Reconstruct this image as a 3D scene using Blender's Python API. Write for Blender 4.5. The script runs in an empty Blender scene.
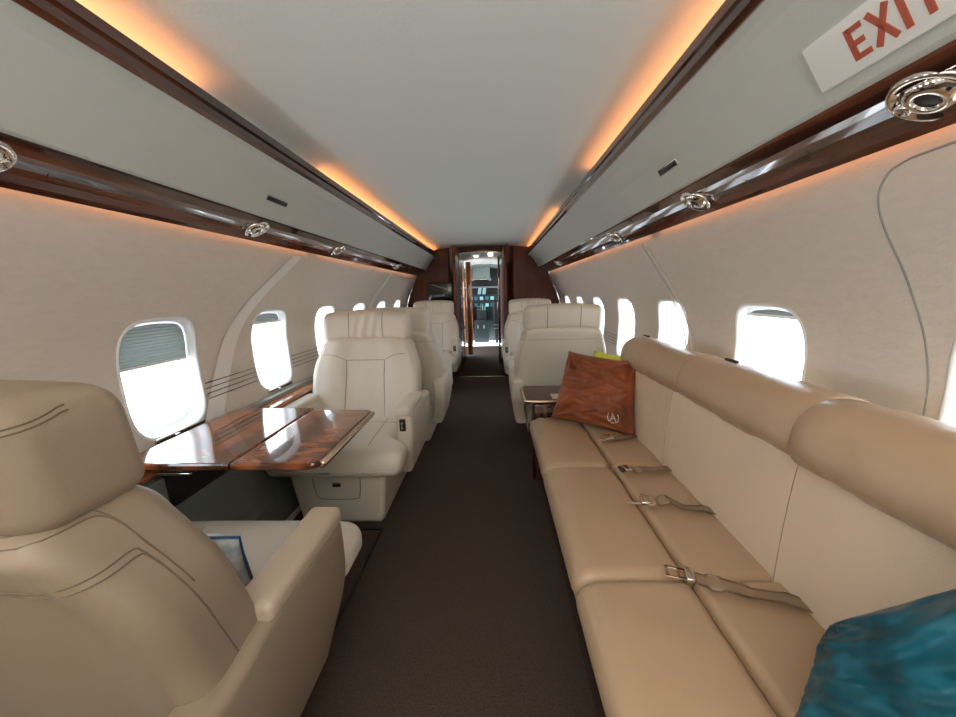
import bpy, bmesh, math, random
from mathutils import Vector, Matrix, noise
from mathutils.bvhtree import BVHTree
random.seed(4)
S = bpy.context.scene
COL = S.collection
V = Vector
# ------------------------------------------------------------------ camera
cam_d = bpy.data.cameras.new('camera'); cam = bpy.data.objects.new('camera', cam_d); COL.objects.link(cam)
cam_d.sensor_fit = 'HORIZONTAL'; cam_d.sensor_width = 36; cam_d.lens = 362 / 956 * 36; cam_d.clip_start = .02
F = V((15, 66.5, -362)).normalized()
U = V((-.018, 1, 0)); U = (U - F * U.dot(F)).normalized()
X = F.cross(U)
cam.matrix_world = Matrix.Translation((.165, 0, 1.25)) @ Matrix((X, F, U)).to_4x4()
S.camera = cam
# ------------------------------------------------------------------ world and exposure
S.view_settings.view_transform = 'Standard'; S.view_settings.look = 'None'
S.view_settings.exposure = .62; S.view_settings.gamma = 1; S.view_settings.use_curve_mapping = False
W = bpy.data.worlds.new('world'); S.world = W; W.use_nodes = True
nt = W.node_tree; nt.nodes.clear()
def N(t, k, **kw):
    n = t.nodes.new(k)
    for a, b in kw.items(): setattr(n, a, b)
    return n
tc = N(nt, 'ShaderNodeTexCoord'); sp = N(nt, 'ShaderNodeSeparateXYZ'); rp = N(nt, 'ShaderNodeValToRGB')
bg = N(nt, 'ShaderNodeBackground'); wo = N(nt, 'ShaderNodeOutputWorld')
nt.links.new(tc.outputs['Generated'], sp.inputs[0]); nt.links.new(sp.outputs['Z'], rp.inputs[0])
nt.links.new(rp.outputs[0], bg.inputs[0]); nt.links.new(bg.outputs[0], wo.inputs[0])
rp.color_ramp.elements[0].position = -.0; rp.color_ramp.elements[0].color = (.86, .93, 1, 1)
rp.color_ramp.elements[1].position = .6; rp.color_ramp.elements[1].color = (.62, .82, 1, 1)
bg.inputs[1].default_value = 4.2
def area(name, loc, rot, sx, sy, power, col=(1, 1, 1)):
    l = bpy.data.lights.new(name, 'AREA'); l.shape = 'RECTANGLE'; l.size = sx; l.size_y = sy; l.energy = power; l.color = col
    o = bpy.data.objects.new(name, l); COL.objects.link(o); o.location = loc; o.rotation_euler = rot
    return o
area('added_aft_uplight', (0, -.95, 1.5), (math.radians(176), 0, 0), 1.6, 1.1, 30, (1, .97, .93))  # unseen uplight added aft to brighten the ceiling
area('added_aft_fill', (0, -.7, 1.86), (0, 0, 0), .9, 1.2, 4, (1, .97, .93))  # unseen fill lamp added aft for more cabin light
# ------------------------------------------------------------------ materials
def mat(name, col, rough=.5, metal=0, coat=0, bump=0, bscale=300, spec=.5, sheen=0, vary=0, vscale=4, stretch=(1, 1, 1)):
    m = bpy.data.materials.new(name); m.use_nodes = True; t = m.node_tree; p = t.nodes['Principled BSDF']
    p.inputs['Base Color'].default_value = (*col, 1); p.inputs['Roughness'].default_value = rough
    p.inputs['Metallic'].default_value = metal; p.inputs['Coat Weight'].default_value = coat
    p.inputs['Coat Roughness'].default_value = .03
    p.inputs['Specular IOR Level'].default_value = spec; p.inputs['Sheen Weight'].default_value = sheen
    tcn = N(t, 'ShaderNodeTexCoord'); mp = N(t, 'ShaderNodeMapping'); mp.inputs['Scale'].default_value = stretch
    t.links.new(tcn.outputs['Object'], mp.inputs[0])
    if bump:
        n = N(t, 'ShaderNodeTexNoise'); n.inputs['Scale'].default_value = bscale; n.inputs['Detail'].default_value = 3
        b = N(t, 'ShaderNodeBump'); b.inputs['Strength'].default_value = bump; b.inputs['Distance'].default_value = .004
        t.links.new(mp.outputs[0], n.inputs['Vector']); t.links.new(n.outputs[0], b.inputs['Height']); t.links.new(b.outputs[0], p.inputs['Normal'])
    if vary:
        n = N(t, 'ShaderNodeTexNoise'); n.inputs['Scale'].default_value = vscale; n.inputs['Detail'].default_value = 5
        r = N(t, 'ShaderNodeValToRGB')
        r.color_ramp.elements[0].position = .3; r.color_ramp.elements[1].position = .7
        r.color_ramp.elements[0].color = tuple(c * (1 - vary) for c in col) + (1,)
        r.color_ramp.elements[1].color = tuple(min(1, c * (1 + vary)) for c in col) + (1,)
        t.links.new(mp.outputs[0], n.inputs['Vector']); t.links.new(n.outputs[0], r.inputs[0]); t.links.new(r.outputs[0], p.inputs['Base Color'])
    return m
def emit(name, col, s):
    m = bpy.data.materials.new(name); m.use_nodes = True; p = m.node_tree.nodes['Principled BSDF']
    p.inputs['Base Color'].default_value = (*col, 1); p.inputs['Emission Color'].default_value = (*col, 1); p.inputs['Emission Strength'].default_value = s
    return m
def wood(name, c1, c2, scale=6, axis=(1, .12, 1), rough=.12):
    m = bpy.data.materials.new(name); m.use_nodes = True; t = m.node_tree; p = t.nodes['Principled BSDF']
    tcn = N(t, 'ShaderNodeTexCoord'); mp = N(t, 'ShaderNodeMapping'); mp.inputs['Scale'].default_value = axis
    n = N(t, 'ShaderNodeTexNoise'); n.inputs['Scale'].default_value = scale * 3; n.inputs['Detail'].default_value = 8; n.inputs['Distortion'].default_value = .4
    n2 = N(t, 'ShaderNodeTexWave'); n2.inputs['Scale'].default_value = scale; n2.inputs['Distortion'].default_value = 4; n2.inputs['Detail'].default_value = 3
    mx = N(t, 'ShaderNodeMath', operation='MULTIPLY'); r = N(t, 'ShaderNodeValToRGB')
    r.color_ramp.elements[0].position = .1; r.color_ramp.elements[0].color = (*c1, 1)
    r.color_ramp.elements[1].position = .5; r.color_ramp.elements[1].color = (*c2, 1)
    t.links.new(tcn.outputs['Object'], mp.inputs[0]); t.links.new(mp.outputs[0], n.inputs['Vector']); t.links.new(mp.outputs[0], n2.inputs['Vector'])
    t.links.new(n.outputs[0], mx.inputs[0]); t.links.new(n2.outputs[1], mx.inputs[1]); t.links.new(mx.outputs[0], r.inputs[0]); t.links.new(r.outputs[0], p.inputs['Base Color'])
    p.inputs['Roughness'].default_value = rough; p.inputs['Coat Weight'].default_value = 1; p.inputs['Coat Roughness'].default_value = .015
    return m
CREAM = mat('cream_leather', (.70, .625, .52), .42, bump=.12, bscale=420)
CREAML = CREAM
PADL = mat('lit_pad_leather', (.46, .36, .265), .38, bump=.12, bscale=420)  # lighter copy of the near chair's leather, window light painted in
SHADEDTAN = mat('shaded_tan_leather', (.275, .205, .143), .4, bump=.12, bscale=420)  # near chair's leather with its shade painted into the colour
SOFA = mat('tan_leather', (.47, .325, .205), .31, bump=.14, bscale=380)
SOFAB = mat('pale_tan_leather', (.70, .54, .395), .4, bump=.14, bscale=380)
STITCH = mat('brown_stitching', (.16, .11, .07), .7)
STITCHL = mat('tan_piping', (.36, .27, .19), .6)
LINING = mat('wall_lining_fabric', (.69, .62, .54), .75, bump=.35, bscale=160, vary=.03, vscale=60, stretch=(1, .35, 1))
SUNBAND = mat('painted_sun_band', (.84, .81, .76), .7)  # pale colour stands in for sunlight reflected on the walls
CEIL = mat('ceiling_fabric', (.72, .75, .71), .6, bump=.15, bscale=90)
BIN = mat('bin_panel_fabric', (.53, .55, .50), .6, bump=.12, bscale=200)
WOOD = wood('dark_mahogany_veneer', (.035, .011, .006), (.13, .042, .02))
WOODB = mat('bulkhead_veneer', (.11, .028, .012), .38, coat=.1, spec=.3, vary=.35, vscale=9, stretch=(1, 1, .15))
WOODT = wood('table_mahogany_veneer', (.10, .027, .010), (.36, .10, .03), 5, (.35, 5, 1), .1)
WOODL = wood('ledge_mahogany_veneer', (.36, .11, .03), (.58, .20, .06), 5, (1, .3, 1), .1)
CARPET = mat('brown_carpet', (.085, .062, .050), .95, bump=1.0, bscale=420, vary=.28, vscale=170, spec=.1)
CHROME = mat('chrome', (.78, .74, .68), .09, 1)
BRASS = mat('champagne_metal', (.62, .52, .40), .22, 1)
BLACK = mat('black_plastic', (.012, .012, .013), .3)
GREYP = mat('grey_plastic', (.30, .31, .29), .45)
SILLM = mat('grey_sill', (.30, .31, .28), .4)
PANELG = mat('grey_green_side_panel', (.17, .19, .165), .7, bump=.2, bscale=200)
FRAME = mat('window_frame_plastic', (.82, .83, .83), .3)
SHADE = mat('pleated_shade_fabric', (.30, .32, .30), .8)
WHITE = mat('white_plastic', (.80, .80, .76), .25)
RED = mat('red_lettering', (.45, .09, .05), .4)
RUST = mat('rust_velvet', (.25, .058, .012), .5, sheen=.08, vary=.35, vscale=7, bump=.2, bscale=60)
TEAL = mat('teal_velvet', (.002, .085, .125), .42, sheen=0, vary=.6, vscale=14, bump=.3, bscale=50)
YEL = mat('yellow_green_fabric', (.78, .80, .08), .6)
WHT = mat('white_thread', (.85, .83, .78), .6)
CUSH = mat('pale_grey_patterned_cloth', (.62, .66, .66), .7, vary=.25, vscale=22)
BLUE = mat('blue_piping', (.03, .10, .22), .5)
BELT = mat('taupe_webbing', (.52, .39, .27), .42, bump=.1, bscale=300, stretch=(1, 6, 1))
DARKG = mat('dark_screen_glass', (.012, .017, .018), .08, coat=1)
LED = emit('warm_strip_light', (1, .35, .10), 10)
LEDW = emit('warm_wash_light', (1, .42, .17), 5)
LAMPE = emit('lamp_diffuser', (1, .78, .42), 5)
SCR = emit('screen_glow', (.04, .17, .20), .3)
SCRW = emit('screen_pale_glow', (.30, .55, .60), .4)
COCK = mat('cockpit_lining', (.28, .34, .31), .6)
COCKD = mat('cockpit_dark_panel', (.02, .03, .032), .4)
GLASS = bpy.data.materials.new('window_pane'); GLASS.use_nodes = True
t = GLASS.node_tree; t.nodes.clear()
a = N(t, 'ShaderNodeBsdfTransparent'); b = N(t, 'ShaderNodeBsdfGlossy'); b.inputs['Roughness'].default_value = .02
mx = N(t, 'ShaderNodeMixShader'); mx.inputs[0].default_value = .06; o_ = N(t, 'ShaderNodeOutputMaterial')
t.links.new(a.outputs[0], mx.inputs[1]); t.links.new(b.outputs[0], mx.inputs[2]); t.links.new(mx.outputs[0], o_.inputs[0])
# ------------------------------------------------------------------ helpers
def obj(name, bm, m, parent=None, smooth=True):
    bmesh.ops.recalc_face_normals(bm, faces=bm.faces)
    me = bpy.data.meshes.new(name); bm.to_mesh(me); bm.free()
    for p in me.polygons: p.use_smooth = smooth
    if m: me.materials.append(m)
    o = bpy.data.objects.new(name, me); COL.objects.link(o)
    if parent: o.parent = parent
    return o
def tag(o, label, cat, group=None):
    o['label'] = label; o['category'] = cat
    if group: o['group'] = group
    return o
def thing(name, label, cat, loc=(0, 0, 0), rz=0, group=None):
    o = bpy.data.objects.new(name, None); COL.objects.link(o); o.empty_display_size = .1
    o.location = loc; o.rotation_euler = (0, 0, rz)
    return tag(o, label, cat, group)
def struct(o):
    o['kind'] = 'structure'; return o
def dup(root, loc, rz, label):
    r = root.copy(); COL.objects.link(r); r.location = loc; r.rotation_euler = (0, 0, rz); r['label'] = label
    for ch in root.children:
        c = ch.copy(); COL.objects.link(c); c.parent = r
        for g in ch.children:
            d = g.copy(); COL.objects.link(d); d.parent = c
    return r
def coords(h, r, seg, n):
    r = min(r, h * .999)
    e = [-h + r * (1 - math.cos(math.pi / 2 * i / seg)) if False else -h + r * i / seg for i in range(seg)]
    i0 = -h + r; mid = [i0 + (h - r - i0) * k / n for k in range(n + 1)]
    return e + mid + [-q for q in reversed(e)]
def rbox(bm, c, size, r=.02, seg=3, n=(1, 1, 1), puff=0, fn=None):
    """rounded box, puffed faces, optional deform fn(local vector)->vector"""
    h = [s / 2 for s in size]; rr = min(r, min(h) * .98); c = V(c)
    cs = [coords(h[i], rr, seg, n[i]) for i in range(3)]; vm = {}
    def vert(i, j, k):
        if (i, j, k) in vm: return vm[(i, j, k)]
        p = V((cs[0][i], cs[1][j], cs[2][k]))
        inn = V([max(-(h[a] - rr), min(h[a] - rr, p[a])) for a in range(3)])
        d = p - inn
        if d.length > 1e-9:
            q = V([math.tan(d[a] / rr * math.pi / 4) for a in range(3)]); p = inn + q.normalized() * rr
        if puff:
            u = [p[a] / h[a] for a in range(3)]
            for a in range(3):
                b_, c_ = (a + 1) % 3, (a + 2) % 3
                w = max(0, 1 - u[b_] ** 2) * max(0, 1 - u[c_] ** 2)
                pf = puff[a] if isinstance(puff, (tuple, list)) else puff
                p[a] += pf * w * u[a]
        if fn: p = fn(p)
        vm[(i, j, k)] = bm.verts.new(p + c); return vm[(i, j, k)]
    L = [len(q) for q in cs]
    for ax in range(3):
        b_, c_ = (ax + 1) % 3, (ax + 2) % 3
        for side in (0, L[ax] - 1):
            for i in range(L[b_] - 1):
                for j in range(L[c_] - 1):
                    f = []
                    for (di, dj) in ((0, 0), (1, 0), (1, 1), (0, 1)):
                        idx = [0, 0, 0]; idx[ax] = side; idx[b_] = i + di; idx[c_] = j + dj
                        f.append(vert(*idx))
                    try: bm.faces.new(f)
                    except ValueError: pass
    return bm
def RB(name, c, size, m, parent=None, **k):
    return obj(name, rbox(bmesh.new(), c, size, **k), m, parent)
def tube(bm, pts, r, n=6, closed=False, flat=None):
    pts = [V(p) for p in pts]; rings = []; L = len(pts)
    up = V((0, 0, 1))
    for i, p in enumerate(pts):
        if closed: d = pts[(i + 1) % L] - pts[i - 1]
        else: d = pts[min(i + 1, L - 1)] - pts[max(i - 1, 0)]
        d.normalize()
        s = d.cross(up)
        if s.length < .05: s = d.cross(V((1, 0, 0)))
        s.normalize(); w = s.cross(d)
        rings.append([bm.verts.new(p + s * r * math.cos(2 * math.pi * k / n) + w * r * (flat or 1) * math.sin(2 * math.pi * k / n)) for k in range(n)])
    for i in range(L if closed else L - 1):
        A, B = rings[i], rings[(i + 1) % L]
        for k in range(n): bm.faces.new((A[k], A[(k + 1) % n], B[(k + 1) % n], B[k]))
    if not closed:
        bm.faces.new(rings[0]); bm.faces.new(rings[-1])
    return bm
def smoothpts(pts, n=8):
    pts = [V(p) for p in pts]; out = []
    for i in range(len(pts) - 1):
        p0 = pts[max(i - 1, 0)]; p1 = pts[i]; p2 = pts[i + 1]; p3 = pts[min(i + 2, len(pts) - 1)]
        for k in range(n):
            t = k / n
            out.append(.5 * ((2 * p1) + (p2 - p0) * t + (2 * p0 - 5 * p1 + 4 * p2 - p3) * t * t + (3 * p1 - p0 - 3 * p2 + p3) * t ** 3))
    return out + [pts[-1]]
def seam(target, pts, d, r=.0022, m=None, parent=None, n=8, name='stitching', sm=True):
    """a raised seam laid on target's surface, cast along d"""
    bm = bmesh.new(); bm.from_mesh(target.data); bv = BVHTree.FromBMesh(bm); bm.free(); d = V(d).normalized(); out = []
    src = smoothpts(pts, n) if sm else [V(pts[i]).lerp(V(pts[i + 1]), k / n) for i in range(len(pts) - 1) for k in range(n)] + [V(pts[-1])]
    for p in src:
        h = bv.ray_cast(p - d * .6, d)
        if h[0]: out.append(h[0] - d * r * .1)
    if len(out) < 2: return None
    return obj(name, tube(bmesh.new(), out, r, 5), m or STITCH, parent)
def extrude_profile(name, prof, y0, y1, m, closed=True, parent=None, smooth=False, ny=1):
    bm = bmesh.new(); R = []
    for k in range(ny + 1):
        y = y0 + (y1 - y0) * k / ny
        R.append([bm.verts.new((x, y, z)) for x, z in prof])
    n = len(prof)
    for k in range(ny):
        for i in range(n if closed else n - 1):
            j = (i + 1) % n; bm.faces.new((R[k][i], R[k][j], R[k + 1][j], R[k + 1][i]))
    if closed: bm.faces.new(R[0]); bm.faces.new(R[-1])
    return obj(name, bm, m, parent, smooth)
def lathe(bm, prof, c, ax, n=24):
    """revolve (radius, height) points about axis ax at c"""
    ax = V(ax).normalized(); u = ax.orthogonal().normalized(); w = ax.cross(u); c = V(c); rings = []
    for r, h in prof:
        rings.append([bm.verts.new(c + ax * h + (u * math.cos(2 * math.pi * k / n) + w * math.sin(2 * math.pi * k / n)) * max(r, 1e-4)) for k in range(n)])
    for A, B in zip(rings, rings[1:]):
        for k in range(n): bm.faces.new((A[k], A[(k + 1) % n], B[(k + 1) % n], B[k]))
    return bm
def sstep(a, b, x):
    t = max(0, min(1, (x - a) / (b - a))); return t * t * (3 - 2 * t)
# ------------------------------------------------------------------ setting: walls with window openings
PR = [(1.0, 0), (1.09, .3), (1.185, .65), (1.218, .93), (1.205, 1.09), (1.15, 1.25), (1.08, 1.40), (1.04, 1.50), (1.03, 1.57), (1.0, 1.63)]
def wx(z):
    for i in range(len(PR) - 1):
        if z <= PR[i + 1][1] or i == len(PR) - 2:
            p0 = PR[max(i - 1, 0)]; p1 = PR[i]; p2 = PR[i + 1]; p3 = PR[min(i + 2, len(PR) - 1)]
            t = (z - p1[1]) / (p2[1] - p1[1]); h = p2[1] - p1[1]
            m1 = (p2[0] - p0[0]) / max(1e-6, p2[1] - p0[1]) * h; m2 = (p3[0] - p1[0]) / max(1e-6, p3[1] - p1[1]) * h
            return (2 * t ** 3 - 3 * t * t + 1) * p1[0] + (t ** 3 - 2 * t * t + t) * m1 + (-2 * t ** 3 + 3 * t * t) * p2[0] + (t ** 3 - t * t) * m2
Y0, YB = -1.6, 5.8
WC = [1.425 + .745 * k for k in range(-4, 6)]      # window centres; pitch of the frames
WZ, WHY, WHZ = .935, .172, .232
def hole(th, s=1.0):
    e = 2 / 4.2; c, q = math.cos(th), math.sin(th)
    return (WHY * s * math.copysign(abs(c) ** e, c), WHZ * s * math.copysign(abs(q) ** e, q))
def build_wall(name, side):
    bm = bmesh.new()
    P = lambda y, z, off=0: bm.verts.new((side * (wx(z) + off), y, z))
    zb, zt = .55, 1.30; hy = .3725
    def strip(y0, y1, z0, z1, n):
        prev = None
        for k in range(n + 1):
            z = z0 + (z1 - z0) * k / n; cur = (P(y0, z), P(y1, z))
            if prev: bm.faces.new((prev[0], prev[1], cur[1], cur[0]))
            prev = cur
    strip(Y0, YB, 0, zb, 10); strip(Y0, YB, zt, 1.63, 10)
    strip(Y0, WC[0] - hy, zb, zt, 14); strip(WC[-1] + hy, YB, zb, zt, 14)
    M = 64
    for cy in WC:
        rings = []
        for q in range(9):
            ring = []
            for k in range(M):
                th = 2 * math.pi * k / M
                hyy, hz = hole(th, 1.06)
                c, s_ = math.cos(th), math.sin(th); cz = (zb + zt) / 2; hh = (zt - zb) / 2
                sc = 1 / max(abs(c), abs(s_)); by, bz = c * sc * hy, s_ * sc * hh + cz
                t = q / 8; ring.append(P(cy + hyy * (1 - t) + by * t, (WZ + hz) * (1 - t) + bz * t))
            rings.append(ring)
        for A, B in zip(rings, rings[1:]):
            for k in range(M): bm.faces.new((A[k], A[(k + 1) % M], B[(k + 1) % M], B[k]))
    bmesh.ops.remove_doubles(bm, verts=bm.verts, dist=.0015)
    o = struct(obj(name, bm, LINING)); return o
wl = build_wall('wall_left', -1); wr = build_wall('wall_right', 1)
wn = 0
for side in (-1, 1):
    for wi, cy in enumerate(WC):
        wn += 1; bm = bmesh.new(); M = 48; rings = []
        for sc, off in ((1.07, .002), (1.06, -.003), (1.03, -.004), (1.005, .002), (.985, .03), (.97, .062), (.93, .065), (.92, .085)):
            ring = []
            for k in range(M):
                y, z = hole(2 * math.pi * (k + .5) / M, sc)
                ring.append(bm.verts.new((side * (wx(WZ + z) * .5 + (wx(WZ + z)) * .5 + off + (.0 if off < .01 else .0)), cy + y, WZ + z)))
            rings.append(ring)
        for A, B in zip(rings, rings[1:]):
            for k in range(M): bm.faces.new((A[k], A[(k + 1) % M], B[(k + 1) % M], B[k]))
        wobj = struct(obj('window_%d' % wn, bm, FRAME))
        bm = bmesh.new(); ring = []
        for k in range(M):
            y, z = hole(2 * math.pi * (k + .5) / M, .95); ring.append(bm.verts.new((side * (wx(WZ + z) + .064), cy + y, WZ + z)))
        bm.faces.new(ring); obj('window_pane', bm, GLASS, wobj, False)
        # pleated shade
        frac = 0
        if side < 0: frac = .36 if wi == 4 else (.12 if wi == 5 else 0)
        else: frac = .055 if wi == 4 else 0
        if frac:
            bm = bmesh.new(); zt = WZ + WHZ * .96; zb = zt - 2 * WHZ * frac; n = int(frac * 70); pr = None
            for k in range(n + 1):
                z = zt + (zb - zt) * k / n; u = (z - WZ) / (WHZ * .96)
                hw = WHY * .96 * max(0, 1 - abs(u) ** 4.2) ** (1 / 4.2) if abs(u) < 1 else 0.02
                xx = side * (wx(z) + .035 + (.004 if k % 2 else 0)); cur = (bm.verts.new((xx, cy - hw, z)), bm.verts.new((xx, cy + hw, z)))
                if pr: bm.faces.new((pr[0], pr[1], cur[1], cur[0]))
                pr = cur
            bmesh.ops.solidify(bm, geom=bm.faces[:], thickness=.002)
            sh = obj('window_shade', bm, SHADE, wobj, False)
            RB('shade_rail', (side * (wx(zb) + .035), cy, zb), (.012, 2 * WHY * .93, .012), FRAME, sh, r=.004)
        # slide control below the window
        z = .692; x = side * (wx(z) - .004)
        RB('shade_track', (x, cy + .005, z), (.012, .25, .022), BRASS, wobj, r=.004)
        RB('shade_slot', (x - side * .006, cy + .005, z + .001), (.004, .23, .008), BLACK, wobj, r=.001)
        RB('shade_knob', (x - side * .012, cy - .03, z), (.014, .022, .014), CHROME, wobj, r=.005)
# floor, ceiling
bm = bmesh.new(); rbox(bm, (0, 3.4, -.02), (2.2, 10.2, .04), r=.004, seg=1)
struct(obj('floor', bm, CARPET, None, False))
dome = [(.745 * math.cos(a), 1.895 + .062 * math.sin(a)) for a in [math.pi * k / 24 for k in range(25)]]
cp = [(1.0, 1.62), (.97, 1.76), (.84, 1.915), (.775, 1.925)] + dome + [(-.775, 1.925), (-.84, 1.915), (-.97, 1.76), (-1.0, 1.62)]
struct(extrude_profile('ceiling', cp, Y0, YB, CEIL, closed=False, smooth=True))
# rear wall
bm = bmesh.new(); rbox(bm, (0, Y0 - .03, 1), (2.5, .05, 2.0), r=.005, seg=1); struct(obj('wall_rear', bm, LINING, None, False))
# front bulkhead: two veneered halves and a header
def slab(name, outline, y0, y1, m, parent=None):
    bm = bmesh.new(); A = [bm.verts.new((x, y0, z)) for x, z in outline]; B = [bm.verts.new((x, y1, z)) for x, z in outline]
    n = len(outline); bm.faces.new(A); bm.faces.new(list(reversed(B)))
    for i in range(n): bm.faces.new((A[i], A[(i + 1) % n], B[(i + 1) % n], B[i]))
    return obj(name, bm, m, parent, False)
JL, JR = -.355, .312
def half(side, j):
    out = [(j, 0)] + [(side * wx(z), z) for z in [0, .3, .65, .93, 1.09, 1.25, 1.4, 1.5, 1.6]] + [(side * .97, 1.76), (side * .84, 1.96)]
    out += [(side * abs(x), z) for x, z in (dome[:13]) if abs(x) > abs(j) + .02] + [(j, 1.99)]
    return out
b = struct(slab('wall_front', half(-1, JL), YB, YB + .05, WOODB)); slab('veneer_panel', half(1, JR), YB, YB + .05, WOODB, b)
slab('header', [(JL, 1.86), (JL, 2.0), (0, 2.0), (JR, 2.0), (JR, 1.86), (0, 1.885)], YB, YB + .05, WOODB, b)
# curved corner panels beside the doorway (veneered fans running to the lockers)
for s, j in ((-1, JL), (1, JR)):
    bm = bmesh.new(); R = []
    for k in range(9):
        a = k / 8; yy = 5.80 - .42 * (1 - a) ** 2
        xx = j + s * (.045 + .13 * a); zt = 1.935 - .012 * a
        R.append((bm.verts.new((xx, yy, .01)), bm.verts.new((xx, yy, zt))))
    for A, B in zip(R, R[1:]): bm.faces.new((A[0], B[0], B[1], A[1]))
    bmesh.ops.solidify(bm, geom=bm.faces[:], thickness=.01)
    obj('curved_panel', bm, WOODB, b)
struct(RB('door_2', (JL - .03, 5.56, .95), (.05, .52, 1.9), WOODB, r=.012)); struct(RB('door_3', (JR + .03, 5.56, .95), (.05, .52, 1.9), WOODB, r=.012))
struct(RB('trim_1', (-.02, 5.30, .004), (.68, .025, .010), BRASS, r=.003))
# ------------------------------------------------------------------ bin panels, crown strips, service strips
for s, sn in ((-1, 'left'), (1, 'right')):
    e = YB - .02
    bp = [(s * .70, 1.815), (s * .702, 1.800), (s * .728, 1.792), (s * .748, 1.779), (s * .775, 1.750), (s * .80, 1.721), (s * .855, 1.637), (s * .868, 1.619), (s * .884, 1.612), (s * .91, 1.63), (s * .83, 1.74), (s * .76, 1.81)]
    o = struct(extrude_profile('trim_%d' % (2 if s < 0 else 3), bp, Y0, e, BIN, ny=1))
    cr = [(s * .705, 1.865), (s * .692, 1.868), (s * .682, 1.862), (s * .682, 1.835), (s * .690, 1.828), (s * .682, 1.822), (s * .684, 1.803), (s * .70, 1.795), (s * .712, 1.80)]
    struct(extrude_profile('trim_%d' % (4 if s < 0 else 5), cr, Y0, e, WOOD))
    # service strip: matte lip, hollow glossy face, outer lip
    sv = [(s * .880, 1.618), (s * .882, 1.606), (s * .902, 1.584), (s * .908, 1.585), (s * .930, 1.578), (s * .955, 1.568), (s * .974, 1.556), (s * .978, 1.536), (s * .986, 1.522), (s * .993, 1.526), (s * .996, 1.60), (s * .92, 1.63)]
    struct(extrude_profile('trim_%d' % (6 if s < 0 else 7), sv, Y0, e, WOOD))
    # warm wash light hidden behind the service strip's outer lip
    for a, b2 in (((-1.4, 2.4), (2.5, 5.6)) if s < 0 else ((-1.4, 2.0), (2.1, 5.6))):
        tag(RB('wash_light', (s * 1.012, (a + b2) / 2, 1.545), (.006, b2 - a, .006), LEDW, r=.002, seg=1),
            'warm strip light hidden over the %s wall lining, %s stretch' % (sn, 'aft' if a < 0 else 'forward'), 'strip light', 'wall wash lights')
segs = {-1: [(-1.3, 1.22), (2.0, 5.7)], 1: [(-1.3, 2.2), (3.2, 5.7)]}
for s in (-1, 1):
    for a, b2 in segs[s]:
        tag(RB('cove_light', (s * .722, (a + b2) / 2, 1.856), (.012, b2 - a, .010), LED, r=.003, seg=1),
            'orange cove light glowing above the %s crown moulding, %s stretch' % ('left' if s < 0 else 'right', 'near' if a < 0 else 'far'), 'cove light', 'ceiling cove lights')
# seams in the service strips
sn_ = V((.09, 0, .155)).normalized()
def sv_pt(s, x, y, off=0): return V((s * x, y, 1.566 + (.96 - x) * .58 - off))
def lamp(s, y, label, r=.040):
    t = thing('reading_light', label, 'reading light', (s * .94, y, 1.570), 0, 'chrome reading lights and air outlets in the service strips')
    ax = V((-s * .50, 0, -.86)).normalized(); nrm = ax
    obj('bezel', lathe(bmesh.new(), [(r * 1.45, -.006), (r * 1.5, .003), (r * 1.42, .009), (r * 1.25, .009), (r * 1.1, .002), (r, .002)], (0, 0, 0), ax, 28), CHROME, t)
    obj('eyeball', lathe(bmesh.new(), [(r * 1.08, .0), (r * 1.0, .006), (r * .8, .012), (r * .55, .015), (r * .5, .013), (r * .42, .007)], (0, 0, 0), ax, 24), CHROME, t)
    obj('lens', lathe(bmesh.new(), [(r * .46, .009), (r * .2, .010), (0, .010)], (0, 0, 0), ax, 20), BLACK, t)
    n = obj('nozzle', lathe(bmesh.new(), [(r * .40, 0), (r * .40, .006), (r * .34, .009), (r * .22, .009), (r * .2, .004), (0, .004)], V((0, r * 1.0, 0)) + ax * .004, (ax + V((0, .25, 0))), 18), CHROME, t)
    return t
ll = [(.80, 'left strip, largest, at the picture edge'), (1.74, 'left strip, second from the camera'), (2.65, 'left strip, third from the camera'), (4.3, 'left strip, farthest'),]
rl = [(.74, 'right strip, largest, beside the EXIT sign'), (1.49, 'right strip, second from the camera'), (2.42, 'right strip, third from the camera'), (4.5, 'right strip, farthest')]
for y, l in ll: lamp(-1, y, 'chrome air outlet and lamp in the ' + l)
for y, l in rl: lamp(1, y, 'chrome air outlet and lamp in the ' + l)
k = 0
for s, ys in ((-1, (1.05, 1.55, 2.1, 3.1, 3.9)), (1, (1.12, 1.9, 2.95, 3.7))):
    for y in ys:
        bm = bmesh.new(); pts = []
        w2, l2 = .034, .13
        for a, b2 in ((-1, -1), (1, -.8), (1, .8), (-1, 1)): pts.append(sv_pt(s, .943 + a * w2 * .8, y + b2 * l2, .002))
        tube(bm, pts, .0012, 4, True)
        tag(obj('mask_door', bm, BLACK), 'fine dark joint of the mask hatch in the %s glossy strip' % ('left' if s < 0 else 'right'), 'hatch', 'mask hatches, %s strip' % ('left' if s < 0 else 'right'))
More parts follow.
